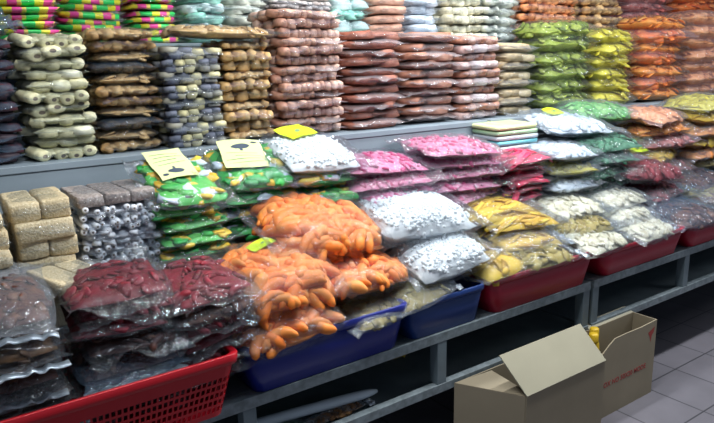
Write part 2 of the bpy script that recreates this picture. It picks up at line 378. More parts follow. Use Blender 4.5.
def stack(name, cat, what, where, group, x0, x1, y0, d, zb, zt, n, fills, mat, filmmat='film', part='filling', jx=.010, jy=.018, jr=.06, tilt=(0, 0), flap=.014, amp=.004, lean=0, yaw=0, wob=.03, over=1.10):
    """column of like packs; fills = list of (filling, mat) prototypes used in turn, bottom to top"""
    ph = (zt-zb)/n; w = (x1-x0)*.97; xc = (x0+x1)/2; protos = {}
    for k in range(n):
        v = k % len(fills); fill = fills[v]
        loc = (xc+rnd(-jx, jx)+lean*k*ph, y0+d/2+rnd(-jy, jy), zb+ph*k+.001)
        rot = (tilt[0]+rnd(-wob, wob), tilt[1]+rnd(-wob, wob), yaw+rnd(-jr, jr))
        idx = n-1-k; pos = ORD[idx] if idx < len(ORD) and k > 0 else 'lowest'
        if idx == 0: pos = 'topmost'
        label = f'{what}, {pos}, {where}'
        if v not in protos:
            mm = mat[v] if isinstance(mat, list) else mat
            fm = filmmat[v] if isinstance(filmmat, list) else filmmat
            t = thing(name, label, cat, loc, rot, group)
            link(part, fill(w*.96, d*.96, ph*.95*over).mesh(part, [M[mm], M['dot_core_hole_shade']]), t)
            link('plastic_film', make_film(w, d, ph*1.02*over, fm, k*1.7+x0*9, flap*1.5, amp, 14, 4, front=True), t)
            protos[v] = t
        else: copy_tree(protos[v], loc, rot, label, group)
    return protos

# ------------------------------------------------------------------ the room
random.seed(7)
fl = MB(); fl.box(-3, 9, -4, 4, -.05, 0); struct(link('floor', fl.mesh('floor', [M['tiles']], False)))
wl = MB(); wl.box(-3, 9, 3.6, 3.7, 0, 3.2); struct(link('wall_back', wl.mesh('wall', [M['wallpaint']], False)))
# lamp housings above the aisle, holding the tubes
for (x, y, z, lab) in ((1.0, 1.28, 2.585, 'white tube lamp housing above the red mesh basket'), (2.9, 1.28, 2.585, 'white tube lamp housing above the cream bags'), (4.6, 1.28, 2.585, 'white tube lamp housing above the far dark bags'), (2.3, 2.0, 2.785, 'white tube lamp housing above the rear snack shelf'), (5.2, .18, 2.735, 'white tube lamp housing above the aisle, far end of the stall')):
    mb = MB(); mb.box(-.72, .72, -.06, .06, .0, .05); mb.box(-.6, -.58, -.01, .01, .05, 3.2-z); mb.box(.58, .6, -.01, .01, .05, 3.2-z)
    o = link('ceiling_lamp', mb.mesh('ceiling_lamp', [M['tubewhite']], False)); o.location = (x, y, z+.03); o['label'] = lab; o['category'] = 'lamp'
ce = MB(); ce.box(-3, 9, -4, 3.7, 3.2, 3.3); struct(link('ceiling', ce.mesh('ceiling', [M['wallpaint']], False)))

# ------------------------------------------------------------------ the stall frames
def stall(x0, x1, uprights, label):
    t = thing('display_stand', label, 'stand', ((x0+x1)/2, 2.1, 0)); cx = (x0+x1)/2; D = Vector((-cx, -2.1, 0)); T = Matrix.Translation(D)
    def part(n, boxes, mat, bev=.002):
        mb = MB()
        for b in boxes: mb.box(*b, T=T)
        return link(n, mb.mesh(n, [M[mat]], False), t, bev)
    part('front_beam', [(x0, x1, 1.69, 1.73, .562, .60)], 'metal_edge')
    part('shelf_board', [(x0, x1, 1.73, 2.45, .58, .60)], 'metal')
    part('lower_beam', [(x0, x1, 1.69, 1.72, .355, .39)], 'metal_edge')
    part('lower_shelf', [(x0, x1, 1.72, 2.70, .36, .38)], 'metal')
    part('back_panel', [(x0, x1, 2.70, 2.71, .0, 1.26)], 'metal')
    part('display_step', [(x0, x1, 2.06, 2.35, .80, .815), (x0, x1, 2.06, 2.07, .60, .80)], 'metal')
    part('riser_panel', [(x0, x1, 2.35, 2.36, .60, 1.262)], 'riser')
    part('rear_shelf', [(x0, x1, 2.345, 2.85, 1.262, 1.285)], 'riser')
    part('upper_shelf', [(x0, x1, 2.74, 3.3, 1.66, 1.68)], 'metal')
    part('upper_panel', [(x0, x1, 3.28, 3.3, .0, 1.66)], 'metal')
    for u in uprights: part('upright', [(u, u+.045, 1.692, 1.735, .39, .562)], 'metal')
    for u in (x0, x1-.045):
        part('leg', [(u, u+.045, 1.694, 1.737, 0, .562)], 'metal'); part('leg', [(u, u+.045, 2.65, 2.69, 0, 1.262)], 'metal')
stall(-.9, 2.495, [.765, 1.565], 'grey metal display stand holding the red mesh basket and blue baskets')
stall(2.52, 6.2, [3.31, 4.2], 'grey metal display stand at the far right beyond the boxes')

# ------------------------------------------------------------------ baskets
def basket(x0, x1, y0, y1, z0, z1, mat, label, mesh_holes=False, group='plastic baskets along the shelf edge'):
    cx, cy = (x0+x1)/2, (y0+y1)/2; t = thing('plastic_basket', label, 'basket', (cx, cy, z0), group=group)
    W, D, H = x1-x0, y1-y0, z1-z0
    def loop(s, n=0):
        w, d, r = W/2*s, D/2*s, .03; pts = []
        for (sx, sy, a0) in ((1, -1, -90), (1, 1, 0), (-1, 1, 90), (-1, -1, 180)):
            for q in range(5): a = R(a0+q*22.5); pts.append((sx*(w-r)+r*math.cos(a), sy*(d-r)+r*math.sin(a)))
        out = []   # resample evenly
        P2 = pts+[pts[0]]; ds = [0]
        for i in range(len(P2)-1): ds.append(ds[-1]+math.dist(P2[i], P2[i+1]))
        K = NU
        for k in range(K):
            s_ = ds[-1]*k/K; i = max(j for j in range(len(ds)-1) if ds[j] <= s_+1e-9); f = (s_-ds[i])/(ds[i+1]-ds[i])
            out.append((P2[i][0]*(1-f)+P2[i+1][0]*f, P2[i][1]*(1-f)+P2[i+1][1]*f))
        return out
    if mesh_holes:
        NU = int(2*(W+D)/.0055)//3*3; levels = [0, .10, .19, .24, .33, .38, .47, .52, .61, .66, .75, .85, 1]
    else: NU = 72; levels = [0, .5, 1]
    mb = MB(); base = .90
    for l in levels:
        for p in loop(base+(1-base)*l): mb.v.append((p[0], p[1], H*.86*l))
    for li in range(len(levels)-1):
        for k in range(NU):
            if mesh_holes and li % 2 == 1 and li < 10 and k % 3 < 2: continue
            mb.f.append((li*NU+k, li*NU+(k+1) % NU, (li+1)*NU+(k+1) % NU, (li+1)*NU+k)); mb.mi.append(0)
    o = link('basket_wall', mb.mesh('basket_wall', [M[mat]], not mesh_holes), t); s = o.modifiers.new('solid', 'SOLIDIFY'); s.thickness = .003; s.offset = -1
    mb = MB(); prof = [(1.0, .84), (1.025, .84), (1.03, .90), (1.03, .99), (1.022, 1.0), (.985, 1.0), (.98, .98), (.99, .84)]
    for (s_, l) in prof:
        for p in loop(s_): mb.v.append((p[0], p[1], H*l))
    n = len(prof)
    for i in range(n):
        for k in range(NU): mb.f.append((i*NU+k, i*NU+(k+1) % NU, ((i+1) % n)*NU+(k+1) % NU, ((i+1) % n)*NU+k)); mb.mi.append(0)
    link('rim', mb.mesh('rim', [M[mat]]), t)
    mb = MB(); lp = loop(base)
    mb.v = [(p[0], p[1], .001) for p in lp]+[(p[0], p[1], .004) for p in lp]; mb.f = [tuple(range(NU-1, -1, -1)), tuple(range(NU, 2*NU))]+[(k, (k+1) % NU, NU+(k+1) % NU, NU+k) for k in range(NU)]; mb.mi = [0]*len(mb.f)
    link('basket_base', mb.mesh('basket_base', [M[mat]], False), t)
basket(-.06, .728, 1.63, 2.04, .602, .790, 'red_plastic', 'bright red mesh basket full of dark red snack bags, lower left', True)
basket(.785, 1.405, 1.675, 2.04, .602, .765, 'blue_plastic', 'royal blue basket under the orange curl bags')
basket(1.43, 1.80, 1.68, 2.04, .602, .75, 'navy_plastic', 'smaller dark blue basket under the lower white bag')
basket(1.835, 2.49, 1.675, 2.04, .602, .755, 'red_plastic_far', 'crimson basket under the yellow strip bags')
basket(2.56, 3.25, 1.675, 2.04, .602, .735, 'red_plastic_far', 'crimson basket under the cream bags on the second stand')
basket(3.31, 4.0, 1.675, 2.04, .602, .735, 'red_plastic_far', 'crimson basket at the right edge under dark brown bags')
basket(4.05, 4.75, 1.675, 2.04, .602, .735, 'red_plastic_far', 'far crimson basket past the dark brown bags')

# ------------------------------------------------------------------ rear shelf stacks
G = lambda *a, **k: (lambda w, d, h: fill_grid(w, d, h, *a, **k))
HP = lambda *a, **k: (lambda w, d, h: fill_heap(w, d, h, *a, **k))
HF = lambda *a, **k: (lambda w, d, h: fill_heap(w, d, h, *a, exp=6, **k))
RS = 'packs stacked on the rear shelf'
stack('snack_pack', 'snack pack', 'dark wrapped snack pack', 'at the left edge', 'dark packs at the left edge', .08, .385, 2.42, .26, 1.286, 1.72, 13, [G(3, 2, 1, 'slab'), G(4, 2, 1, 'slab')], 'dark_pack', 'film_blue', 'dark_snacks')
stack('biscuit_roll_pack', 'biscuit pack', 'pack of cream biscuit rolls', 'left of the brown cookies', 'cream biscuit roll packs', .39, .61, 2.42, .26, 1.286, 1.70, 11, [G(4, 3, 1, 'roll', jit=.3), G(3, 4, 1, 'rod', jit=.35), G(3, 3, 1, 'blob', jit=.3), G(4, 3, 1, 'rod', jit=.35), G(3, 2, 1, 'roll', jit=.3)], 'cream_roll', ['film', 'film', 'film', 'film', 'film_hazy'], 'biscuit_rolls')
stack('cookie_pack', 'cookie pack', 'pack of brown cookies', 'right of the cream biscuit rolls', 'brown cookie packs', .62, .86, 2.42, .26, 1.286, 1.72, 11, [G(5, 3, 1, 'rag'), HP('leaf', 60, .02), G(4, 3, 1, 'rag'), HP('leaf', 50, .022), G(6, 3, 1, 'rag')], ['brown_cookie', 'brown_cookie', 'dark_cookie', 'brown_cookie', 'brown_cookie'], ['film', 'film', 'film_blue', 'film', 'film_pink'], 'cookies')
stack('snack_pack', 'snack pack', 'grey bag with yellow squares', 'between brown cookies and tan crackers', 'grey bags with yellow squares', .865, 1.10, 2.40, .24, 1.286, 1.655, 8, [G(5, 3, 2, 'slab', jit=.2), G(4, 3, 2, 'slab', jit=.25)], 'grey_mix', ['film', 'film_hazy'], 'square_snacks', jr=.08, amp=.004)
stack('cracker_pack', 'cracker pack', 'tan cracker pack', 'left of the pinkish slabs', 'tan cracker packs', 1.11, 1.33, 2.43, .26, 1.286, 1.68, 10, [G(5, 3, 1, 'rag'), G(4, 3, 1, 'slab', jit=.2), G(6, 3, 1, 'blob')], 'tan_cracker', ['film', 'film', 'film_pink'], 'crackers')
t = bag('snack_bag', 'snack bag', 'broad flat bag of golden brown crisps lying across the tan cracker stack', (1.12, 2.50, 1.685), .44, .26, .05, fill_heap(.44, .26, .05, 'leaf', 60, .022), 'tan_cracker', rot=(0, .03, 0), part='crisps')
stack('slab_pack', 'snack pack', 'pack of pinkish brown round slabs', 'left of the dark black gap', 'pinkish brown slab packs', 1.35, 1.68, 2.42, .26, 1.286, 1.80, 14, [G(7, 3, 1, 'slab', jit=.2), G(8, 3, 1, 'blob'), G(10, 4, 1, 'slab', jit=.2)], 'pink_slab', ['film_pink', 'film_pale_sheen', 'film_pink'], 'slabs')
stack('slab_pack', 'snack pack', 'red brown slab pack', 'right of the pinkish slabs', 'red brown slab packs', 1.70, 2.02, 2.42, .26, 1.286, 1.72, 11, [G(1, 1, 1, 'slab'), G(2, 1, 1, 'slab'), G(2, 1, 1, 'slab')], 'red_brown', ['film_pale_sheen', 'film', 'film_pale_sheen'], 'slabs', jr=.06)
stack('slab_pack', 'snack pack', 'rust brown slab pack', 'left of the pale pink packs', 'rust brown slab packs', 2.04, 2.37, 2.42, .26, 1.286, 1.71, 10, [G(1, 1, 1, 'slab'), G(2, 1, 1, 'slab'), G(2, 1, 1, 'slab')], 'rust_slab', ['film_pale_sheen', 'film_pale_sheen', 'film_hazy'], 'slabs', jr=.06)
stack('slab_pack', 'snack pack', 'pale pink pack in sheen-tinted film', 'between rust slabs and beige slabs', 'pale pink packs', 2.39, 2.68, 2.43, .24, 1.286, 1.70, 10, [G(3, 2, 1, 'slab'), G(5, 2, 1, 'blob')], ['pale_pink', 'rust_slab'], ['film_pale_sheen', 'film_pale_sheen'], 'slabs', jr=.07)
stack('slab_pack', 'snack pack', 'beige slab pack', 'left of the green bags', 'beige slab packs', 2.70, 2.97, 2.43, .26, 1.286, 1.66, 8, [G(2, 1, 1, 'slab'), G(1, 1, 1, 'slab')], 'beige_slab', ['film', 'film_hazy'], 'slabs')
stack('vegetable_crisp_bag', 'snack bag', 'puffy bag of olive green crisps', 'left of the yellow bags', 'green crisp bags', 2.99, 3.50, 2.40, .32, 1.286, 1.76, 6, [HF('leaf', 90, .030), HF('leaf', 80, .032)], 'green_leafy', 'film', 'green_crisps', jr=.12, wob=.06, amp=.006, over=1.4)
stack('crisp_bag', 'snack bag', 'bag of bright yellow crisps', 'left of the orange bags', 'yellow crisp bags', 3.52, 3.92, 2.40, .32, 1.286, 1.72, 6, [HF('chip', 80, .030), HF('leaf', 80, .028)], 'lime_yellow', 'film', 'yellow_crisps', jr=.15, wob=.06, amp=.006, over=1.4)
stack('crisp_bag', 'snack bag', 'bag of orange crisps', 'right of the yellow crisps', 'orange crisp bags', 3.95, 4.50, 2.38, .34, 1.286, 1.80, 7, [HF('chip', 90, .034), HF('leaf', 90, .03)], ['orange_chip', 'red_orange'], ['film', 'film_pink'], 'orange_crisps', jr=.15, wob=.06, amp=.006, over=1.4)
stack('crisp_bag', 'snack bag', 'bag of salmon orange crisps', 'at the far right edge', 'salmon orange crisp bags', 4.52, 5.10, 2.38, .34, 1.286, 1.84, 7, [HF('chip', 90, .034)], 'salmon', 'film_pink', 'orange_crisps', jr=.15, wob=.06, amp=.006, over=1.4)
stack('crisp_bag', 'snack bag', 'bag of deep orange crisps', 'past the frame edge', 'deep orange crisp bags', 5.12, 5.70, 2.38, .34, 1.286, 1.84, 6, [HF('leaf', 70, .034)], 'orange_chip', 'film', 'orange_crisps', jr=.15, wob=.06, amp=.006, over=1.4)

bag('empty_bag', 'plastic bag', 'crumpled clear bluish bag on top of the dark packs at the left edge', (.22, 2.50, 1.728), .30, .28, .06, fill_heap(.2, .2, .03, 'leaf', 10, .02), 'dark_pack', 'film_blue', rot=(.25, .05, .1), part='dark_snacks', amp=.012)
# ------------------------------------------------------------------ upper shelf
U = 1.681
for i, (x0, x1, wh, n) in enumerate(((.10, .36, 'leftmost on the upper shelf', 9), (.37, .62, 'above the cream biscuit rolls', 8), (.63, .87, 'above the brown cookies', 9), (.88, 1.10, 'left of the mint packs', 8))):
    stack('striped_pack', 'sweet pack', 'green, yellow and pink striped pack', wh, 'striped sweet packs', x0, x1, 2.78, .28, U, U+.026*n, n, [G(1, 1, 1, 'slab', corefrac=.9)], 'striped', 'film', 'striped_sweets', jx=.01, jr=.03)
stack('mint_pack', 'sweet pack', 'pale mint green pack', 'right of the striped packs', 'mint packs beside the stripes', 1.12, 1.32, 2.78, .28, U, 1.93, 6, [G(2, 1, 1, 'slab'), G(3, 1, 1, 'slab')], ['mint_pack', 'mint_white'], 'film_hazy', 'mint_sweets')
stack('snack_pack', 'snack pack', 'creamy white pack', 'between mint packs and grey nut packs', 'cream packs on the upper shelf', 1.33, 1.51, 2.78, .28, U, 1.93, 6, [G(2, 1, 1, 'blob'), G(3, 1, 1, 'slab')], 'offwhite', 'film', 'cream_snacks')
stack('nut_pack', 'snack pack', 'grey white nut pack', 'above the pinkish slabs', 'grey nut packs', 1.52, 1.86, 2.78, .28, U, 1.95, 7, [G(9, 4, 2, 'blob'), G(8, 4, 2, 'blob')], 'grey_nut', 'film_hazy', 'nuts')
stack('mint_pack', 'sweet pack', 'green and white mint pack', 'right of the grey nut packs', 'mint packs right of the grey nuts', 1.88, 2.11, 2.78, .28, U, 1.95, 5, [G(3, 2, 1, 'rag'), G(2, 2, 1, 'slab')], ['mint_pack', 'mint_white'], 'film', 'mint_sweets')
stack('slab_pack', 'snack pack', 'tan slab pack', 'left of the bright white packs', 'tan slab packs', 2.13, 2.36, 2.78, .28, U, 1.95, 6, [G(1, 1, 1, 'slab')], 'pink_slab', 'film', 'slabs')
stack('snack_pack', 'snack pack', 'bright white pack', 'right of the tan slabs', 'white packs on the upper shelf', 2.38, 2.60, 2.78, .28, U, 1.96, 6, [G(2, 1, 1, 'slab')], 'white_clear', 'film_hazy', 'white_snacks')
stack('snack_pack', 'snack pack', 'cream cracker pack', 'right of the bright white packs', 'cream cracker packs', 2.62, 2.91, 2.78, .28, U, 1.97, 6, [G(5, 3, 1, 'blob')], 'cream_puff', 'film', 'crackers')
stack('snack_pack', 'snack pack', 'off white crumbly pack', 'above the beige slabs', 'off white crumbly packs', 2.93, 3.22, 2.78, .28, U, 1.98, 6, [G(4, 3, 1, 'rag')], 'offwhite', 'film_hazy', 'crumbly_snacks')
stack('nut_pack', 'snack pack', 'salmon brown nut pack', 'above the green crisp bags', 'salmon brown nut packs', 3.24, 3.80, 2.76, .30, U, 2.02, 6, [G(8, 4, 1, 'rag')], 'salmon', 'film_pink', 'nuts', jr=.1)
stack('nut_pack', 'snack pack', 'golden brown nut pack', 'above the yellow crisp bags', 'golden nut packs', 3.82, 4.30, 2.76, .30, U, 2.02, 6, [G(7, 4, 1, 'rag')], 'tan_cracker', 'film_pink', 'nuts', jr=.1)
stack('crisp_bag', 'snack bag', 'bag of pinkish red crisps', 'above the orange bags', 'pinkish red crisp bags', 4.32, 4.95, 2.76, .32, U, 2.06, 6, [HF('leaf', 80, .034)], 'maroon_mix', 'film_pink', 'red_crisps', jr=.1, over=1.4)
stack('crisp_bag', 'snack bag', 'bag of red orange crisps', 'upper right corner', 'red orange crisp bags', 4.97, 5.9, 2.76, .34, U, 2.1, 6, [HF('leaf', 110, .036)], 'red_orange', 'film', 'red_crisps', jr=.1, over=1.4)

# ------------------------------------------------------------------ display bags: middle row on the step
random.seed(11)
S = .816
def paper_label(root, w, d, z, x, y, rz, mat, drawn=True, tilt=0, name='paper_label', bow=.01):
    """paper slip lying on the bag with its printed drawing and lines"""
    T = Matrix.Translation((x, y, z)) @ Matrix.Rotation(rz, 4, 'Z') @ Matrix.Rotation(tilt, 4, 'X')
    surf = lambda a, b: bow*(1-(2*a/w)**2)*.8+.003*math.sin(b*60+a*30)
    mb = MB(); n = 8
    for s in (0, -.0012):
        for i in range(n+1):
            for j in range(n+1):
                a, b = -w/2+w*i/n, -d/2+d*j/n; mb.v.append(tuple(T @ Vector((a, b, surf(a, b)+s))))
    m = n+1; o = m*m
    for i in range(n):
        for j in range(n): q = i*m+j; mb.f += [(q, q+m, q+m+1, q+1), (o+q, o+q+1, o+q+m+1, o+q+m)]
    mb.mi = [0]*len(mb.f); p = link(name, mb.mesh(name, [M[mat]]), root)
    mb = MB()
    def patch(x0, x1, y0, y1, k=6, round_=False):
        vs = []
        for i in range(k+1):
            a = x0+(x1-x0)*i/k; e = math.sqrt(max(.02, 1-((2*i/k)-1)**2)) if round_ else 1; ym = (y0+y1)/2
            for b in (ym-(y1-y0)/2*e, ym+(y1-y0)/2*e): vs.append(tuple(T @ Vector((a, b, surf(a, b)+.0008))))
        mb.add(vs, [(2*i, 2*i+2, 2*i+3, 2*i+1) for i in range(k)])
    if drawn:
        patch(-w*.22, w*.22, -d*.34, -d*.17, round_=True); patch(-w*.04, w*.03, -d*.17, -d*.10)
        patch(-w*.42, -w*.26, -d*.40, -d*.33, round_=True)
        link('drawing', mb.mesh('drawing', [M['ink']]), p); mb = MB()
        for r_, (a, b) in enumerate(((-.40, .36), (-.36, .42), (-.40, .20), (-.34, .38))): patch(w*a, w*b, d*(.32-.11*r_), d*(.32-.11*r_)+.0022)
        link('printed_line', mb.mesh('printed_line', [M['green_ink']]), p)
    else:
        patch(-w*.05, w*.12, -d*.10, d*.06, round_=True)
        link('drawing', mb.mesh('drawing', [M['green_ink']]), p)
    return p

# crumbly cake blocks, left edge
def cake(w, d, h, nx=2, ny=1):
    mb = MB()
    for i in range(nx):
        for j in range(ny):
            T = Matrix.Translation((-w/2+w/nx*(i+.5), -d/2+d/ny*(j+.5), h/2))
            p_blob(mb, T, w/nx*.49, d/ny*.49, h*.49, 16, 10, .04, sq=.22)
    return mb
CK = lambda nx, ny: (lambda w, d, h: cake(w, d, h, nx, ny))
stack('cake_pack', 'cake pack', 'crumbly golden cake block pack', 'at the left edge above brown snacks', 'crumbly cake packs at the left edge', .04, .245, 1.97, .22, 1.00, 1.215, 4, [CK(2, 2), CK(1, 2)], 'crumb_cake', 'film_clear', 'cake_blocks', jx=.004, jy=.01, jr=.03)
stack('cake_pack', 'cake pack', 'crumbly golden cake block pack', 'left of the grey dotted cakes', 'crumbly cake packs beside dotted cakes', .25, .425, 2.0, .22, 1.00, 1.225, 4, [CK(1, 2), CK(2, 2)], 'crumb_cake', 'film_clear', 'cake_blocks', jx=.004, jy=.01, jr=.03)
mbx = MB(); mbx.box(-.4, .415, 2.08, 2.3, .816, .998)
o = link('display_box', mbx.mesh('display_box', [M['card']], False), None, .004); o['label'] = 'plain cardboard box hidden under the crumbly cake packs'; o['category'] = 'box'
bag('cake_pack', 'cake pack', 'loose brown cake piece bag lying in front of the cake blocks', (.36, 1.92, .985), .19, .16, .06, cake(.18, .15, .055, 2, 1), 'crumb_cake', rot=(.15, .1, .5), part='cake_blocks')
bag('cake_pack', 'cake pack', 'small grey brown cake bag in cloudy film under the golden cakes', (.24, 1.93, .99), .17, .15, .055, cake(.16, .14, .05, 2, 1), 'grey_cake', 'film_hazy', rot=(.2, .1, -.2), part='cake_blocks')
# dotted cakes
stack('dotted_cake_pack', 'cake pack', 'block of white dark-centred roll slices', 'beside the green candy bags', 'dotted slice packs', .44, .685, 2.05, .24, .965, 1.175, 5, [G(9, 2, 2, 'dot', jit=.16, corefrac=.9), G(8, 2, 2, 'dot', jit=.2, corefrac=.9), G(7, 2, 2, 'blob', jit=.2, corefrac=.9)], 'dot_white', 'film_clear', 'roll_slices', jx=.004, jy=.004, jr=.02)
bag('cake_pack', 'cake pack', 'grey brown nut cake pack lying on top of the dotted slices', (.56, 2.17, 1.177), .245, .24, .04, cake(.24, .23, .038, 3, 2), 'grey_cake', 'film_clear', part='cake_blocks', rot=(0, 0, .02), flap=.015, amp=.002)
mbx = MB(); mbx.box(.45, 1.5, 2.08, 2.3, .816, .962)
o = link('display_box', mbx.mesh('display_box', [M['card']], False), None, .004); o['label'] = 'long cardboard box hidden under the green candy bags'; o['category'] = 'box'
# green and yellow candy bags
def candies(w, d, h, n=70):
    mb = MB(); pillow(mb, w*.9, d*.9, h*.8, 3, 8, zc=h*.45, mat=0)
    for q in range(n):
        u, v = rnd(-.85, .85), rnd(-.9, .9); pf = P(u, 3)*P(v, 3); low = random.random() < .4
        z = h*.45+h*.36*pf*(1 if not low else rnd(-1, 1)); mat = random.choice([0, 0, 0, 1, 1, 2] if not low else [0, 0, 1])
        T = Matrix.Translation((u*w/2*.9, v*d/2*.9, z)) @ Matrix.Rotation(rnd(-.6, .6), 4, 'Z') @ Matrix.Rotation(rnd(-.3, .3), 4, 'X')
        p_blob(mb, T, w*rnd(.09, .15), d*rnd(.06, .10), h*.17, 7, 4, .4, mat, .7)
    return mb
def candy_bag(label, loc, w, d, h, rot, group='green and yellow candy bags', filmmat='film'):
    t = thing('candy_bag', label, 'candy bag', loc, rot, group)
    link('candies', candies(w, d, h).mesh('candies', [M['green_wrap'], M['yellow_wrap'], M['white_clear']]), t)
    link('plastic_film', make_film(w*1.05, d*1.05, h*1.08, filmmat, rnd(0, 50), .025, .005, 18, 3, 1), t)
    return t
gc = ['lowest', 'second from the bottom', 'third from the bottom', 'fourth from the bottom', 'topmost, under a pale yellow label']
for k in range(5):
    a = candy_bag(f'green candy bag, {gc[k]}, right of the dotted slices', (.79+rnd(-.01, .01), 2.15+rnd(-.015, .015)-.012*(4-k)*.4, .965+.047*k), .25, .27, .052, (.06+rnd(0, .05), rnd(-.04, .04), rnd(-.12, .12)))
a.rotation_euler = (.50, .04, .06); a.location.z += .035; a.location.y -= .03
paper_label(a, .14, .15, .060, -.02, .06, .12, 'paper', tilt=.05, bow=.004)
gc2 = ['lowest', 'second from the bottom', 'third from the bottom', 'topmost, under a pale label with dark drawing']
for k in range(4):
    a = candy_bag(f'green candy bag, {gc2[k]}, left of white puffed bag', (1.07+rnd(-.01, .01), 2.19+rnd(-.02, .02), .99+.058*k), .29, .27, .062, (.12+rnd(0, .06), rnd(-.02, .06), -.12+rnd(-.12, .12)))
a.rotation_euler = (.50, .02, -.14); a.location.z += .035; a.location.y -= .03
paper_label(a, .16, .16, .070, -.02, .03, 3.1, 'paper', tilt=-.04, bow=.004)
candy_bag('yellow and green candy bag directly beneath the white puffed bag', (1.34, 2.17, 1.13), .30, .26, .07, (.1, .05, .1))
candy_bag('lower yellow and green candy bag under the white puffed bag, half hidden', (1.33, 2.15, 1.06), .30, .26, .07, (.1, .02, -.05))
candy_bag('bottom green candy bag behind the rear orange curl bag', (1.32, 2.14, .97), .30, .26, .08, (.05, 0, .05))
t = bag('puffed_snack_bag', 'snack bag', 'white puffed bag with a bright lime label lying below the pinkish slabs', (1.33, 2.17, 1.21), .35, .28, .085, fill_heap(.35, .28, .085, 'crumb', 360, .008, core=.98), 'white_puff', 'film', rot=(.38, .05, .05), part='white_puffs', flap=.045)
paper_label(t, .16, .10, .084, -.02, .11, .35, 'lime_paper', False, -.05, bow=.004)
# magenta bags
def pile(name, cat, part, labels, group, x, y, z0, w, d, h, fills, mats, films, dz=None, tilt=.08, jx=.02, jy=.025, yaw=0, jr=.24, seal=None, ty=0, front=(), back=0):
    out = []
    for k, lab in enumerate(labels):
        f = fills[k % len(fills)](w, d, h)
        out.append(bag(name, cat, lab, (x+rnd(-jx, jx), y+rnd(-jy, jy)+back*max(0, 1-k/4), z0+(dz or h)*k), w, d, h, f, mats[k % len(mats)], films[k % len(films)], (tilt+rnd(-.06, .06), ty+rnd(-.06, .06), yaw+rnd(-jr, jr)), group, part, amp=.008, seal=bool(seal and k in seal), front=k in front))
    return out
pile('candy_bag', 'candy bag', 'pink_candies', ['lowest magenta candy bag right of the white puffed bag', 'middle magenta candy bag right of the white puffed bag', 'upper magenta candy bag right of the white puffed bag', 'topmost pink candy bag just right of the white puffed bag'], 'magenta candy bags', 1.64, 2.15, .98, .42, .30, .065, [HP('candy', 120, .014)], ['magenta_candy'], ['film_pink', 'film'], dz=.056, tilt=.12)
pile('candy_bag', 'candy bag', 'pink_candies', ['lowest magenta candy bag left of the red strips', 'middle magenta candy bag left of the red strips', 'upper magenta candy bag left of the red strips', 'topmost pink candy bag left of the red strips', 'small high pink candy bag leaning toward the riser'], 'magenta candy bags', 2.08, 2.18, .96, .44, .30, .065, [HP('candy', 120, .014)], ['magenta_candy'], ['film_pink', 'film'], dz=.054, tilt=.12)
pile('strip_bag', 'snack bag', 'red_strips', [f'flat bag of bright red strips, {ORD[5-k]}, beside the pale card packs' for k in range(6)], 'red strip bags', 2.44, 2.13, .93, .27, .27, .042, [HP('strip', 30, .045, core=.6)], ['red_strip'], ['film', 'film_pink'], dz=.036, tilt=.06, jr=.1)
# pale flat card packs
for k, (mt, c) in enumerate((('pack_white', 'white'), ('pack_cyan', 'cyan blue'), ('pack_white', 'cool white'), ('pack_green', 'pale green'), ('pack_yellow', 'pale yellow'))):
    t = thing('card_pack', f'flat {c} pack in the small pile below the beige slabs', 'pack', (2.54+rnd(-.006, .006), 2.27, 1.15+.025*k), (0.03, 0, rnd(-.04, .04)), 'flat pale packs')
    mb = MB(); p_blob(mb, Matrix.Translation((0, 0, .012)), .15, .10, .011, 20, 8, .0, sq=.2); link('card', mb.mesh('card', [M[mt]]), t)
    link('plastic_film', make_film(.31, .21, .024, 'film_clear', k, .015, .002), t)
mbx = MB(); mbx.box(2.36, 2.74, 2.19, 2.33, .816, 1.145)
o = link('display_box', mbx.mesh('display_box', [M['card']], False), None, .004); o['label'] = 'cardboard box hidden under the flat pale packs'; o['category'] = 'box'
# white and green bags on the right
pile('snack_bag', 'snack bag', 'white_snacks', ['lowest clear white bag right of the red strips', 'middle yellow green bag right of the red strips', 'upper clear white bag right of the red strips'], 'clear white bags', 2.78, 2.12, .93, .34, .28, .08, [HP('candy', 90, .018)], ['white_clear', 'lime_yellow', 'white_clear'], ['film_hazy'], tilt=.1)
wb = bag('snack_bag', 'snack bag', 'wide clear white bag with a lime label right of the pale card packs', (2.98, 2.24, 1.20), .50, .32, .09, fill_heap(.50, .32, .09, 'leaf', 90, .024), 'white_clear', 'film_hazy', rot=(.26, .06, -.1), part='white_snacks', flap=.05)
paper_label(wb, .13, .075, .088, -.05, .07, .3, 'lime_paper', False, .12, bow=.004)
pile('snack_bag', 'snack bag', 'green_snacks', ['lowest dark green bag behind the cream bags', 'second dark green bag up behind the cream bags', 'third dark green bag up behind the cream bags', 'fourth dark green bag up, just under the clear white bag'], 'dark green bags', 3.06, 2.14, .90, .46, .30, .08, [HP('leaf', 90, .024)], ['dark_green'], ['film_hazy', 'film'], jr=.4, jx=.05, jy=.04, dz=.066, tilt=.1)
bag('snack_bag', 'snack bag', 'bright leaf green bag beneath the olive crisp stack', (3.34, 2.30, 1.23), .50, .26, .10, fill_heap(.50, .26, .10, 'leaf', 110, .024), 'bright_green', 'film_hazy', rot=(.22, .06, -.15), part='green_snacks')
pile('snack_bag', 'snack bag', 'dried_fruit', ['lowest maroon mix bag below the yellow crisp stack', 'golden bag second from the bottom below the yellow crisps', 'third maroon mix bag up below the yellow crisps', 'orange bag fourth from the bottom below the yellow crisps', 'topmost salmon orange mix bag below the yellow crisps'], 'mixed snack bags below the yellow crisps', 3.72, 2.20, .90, .44, .30, .09, [HP('leaf', 90, .026)], ['maroon_mix', 'golden_strip', 'maroon_mix', 'orange_chip', 'salmon'], ['film_pink', 'film'], jr=.4, jx=.05, jy=.04, dz=.074, tilt=.12)
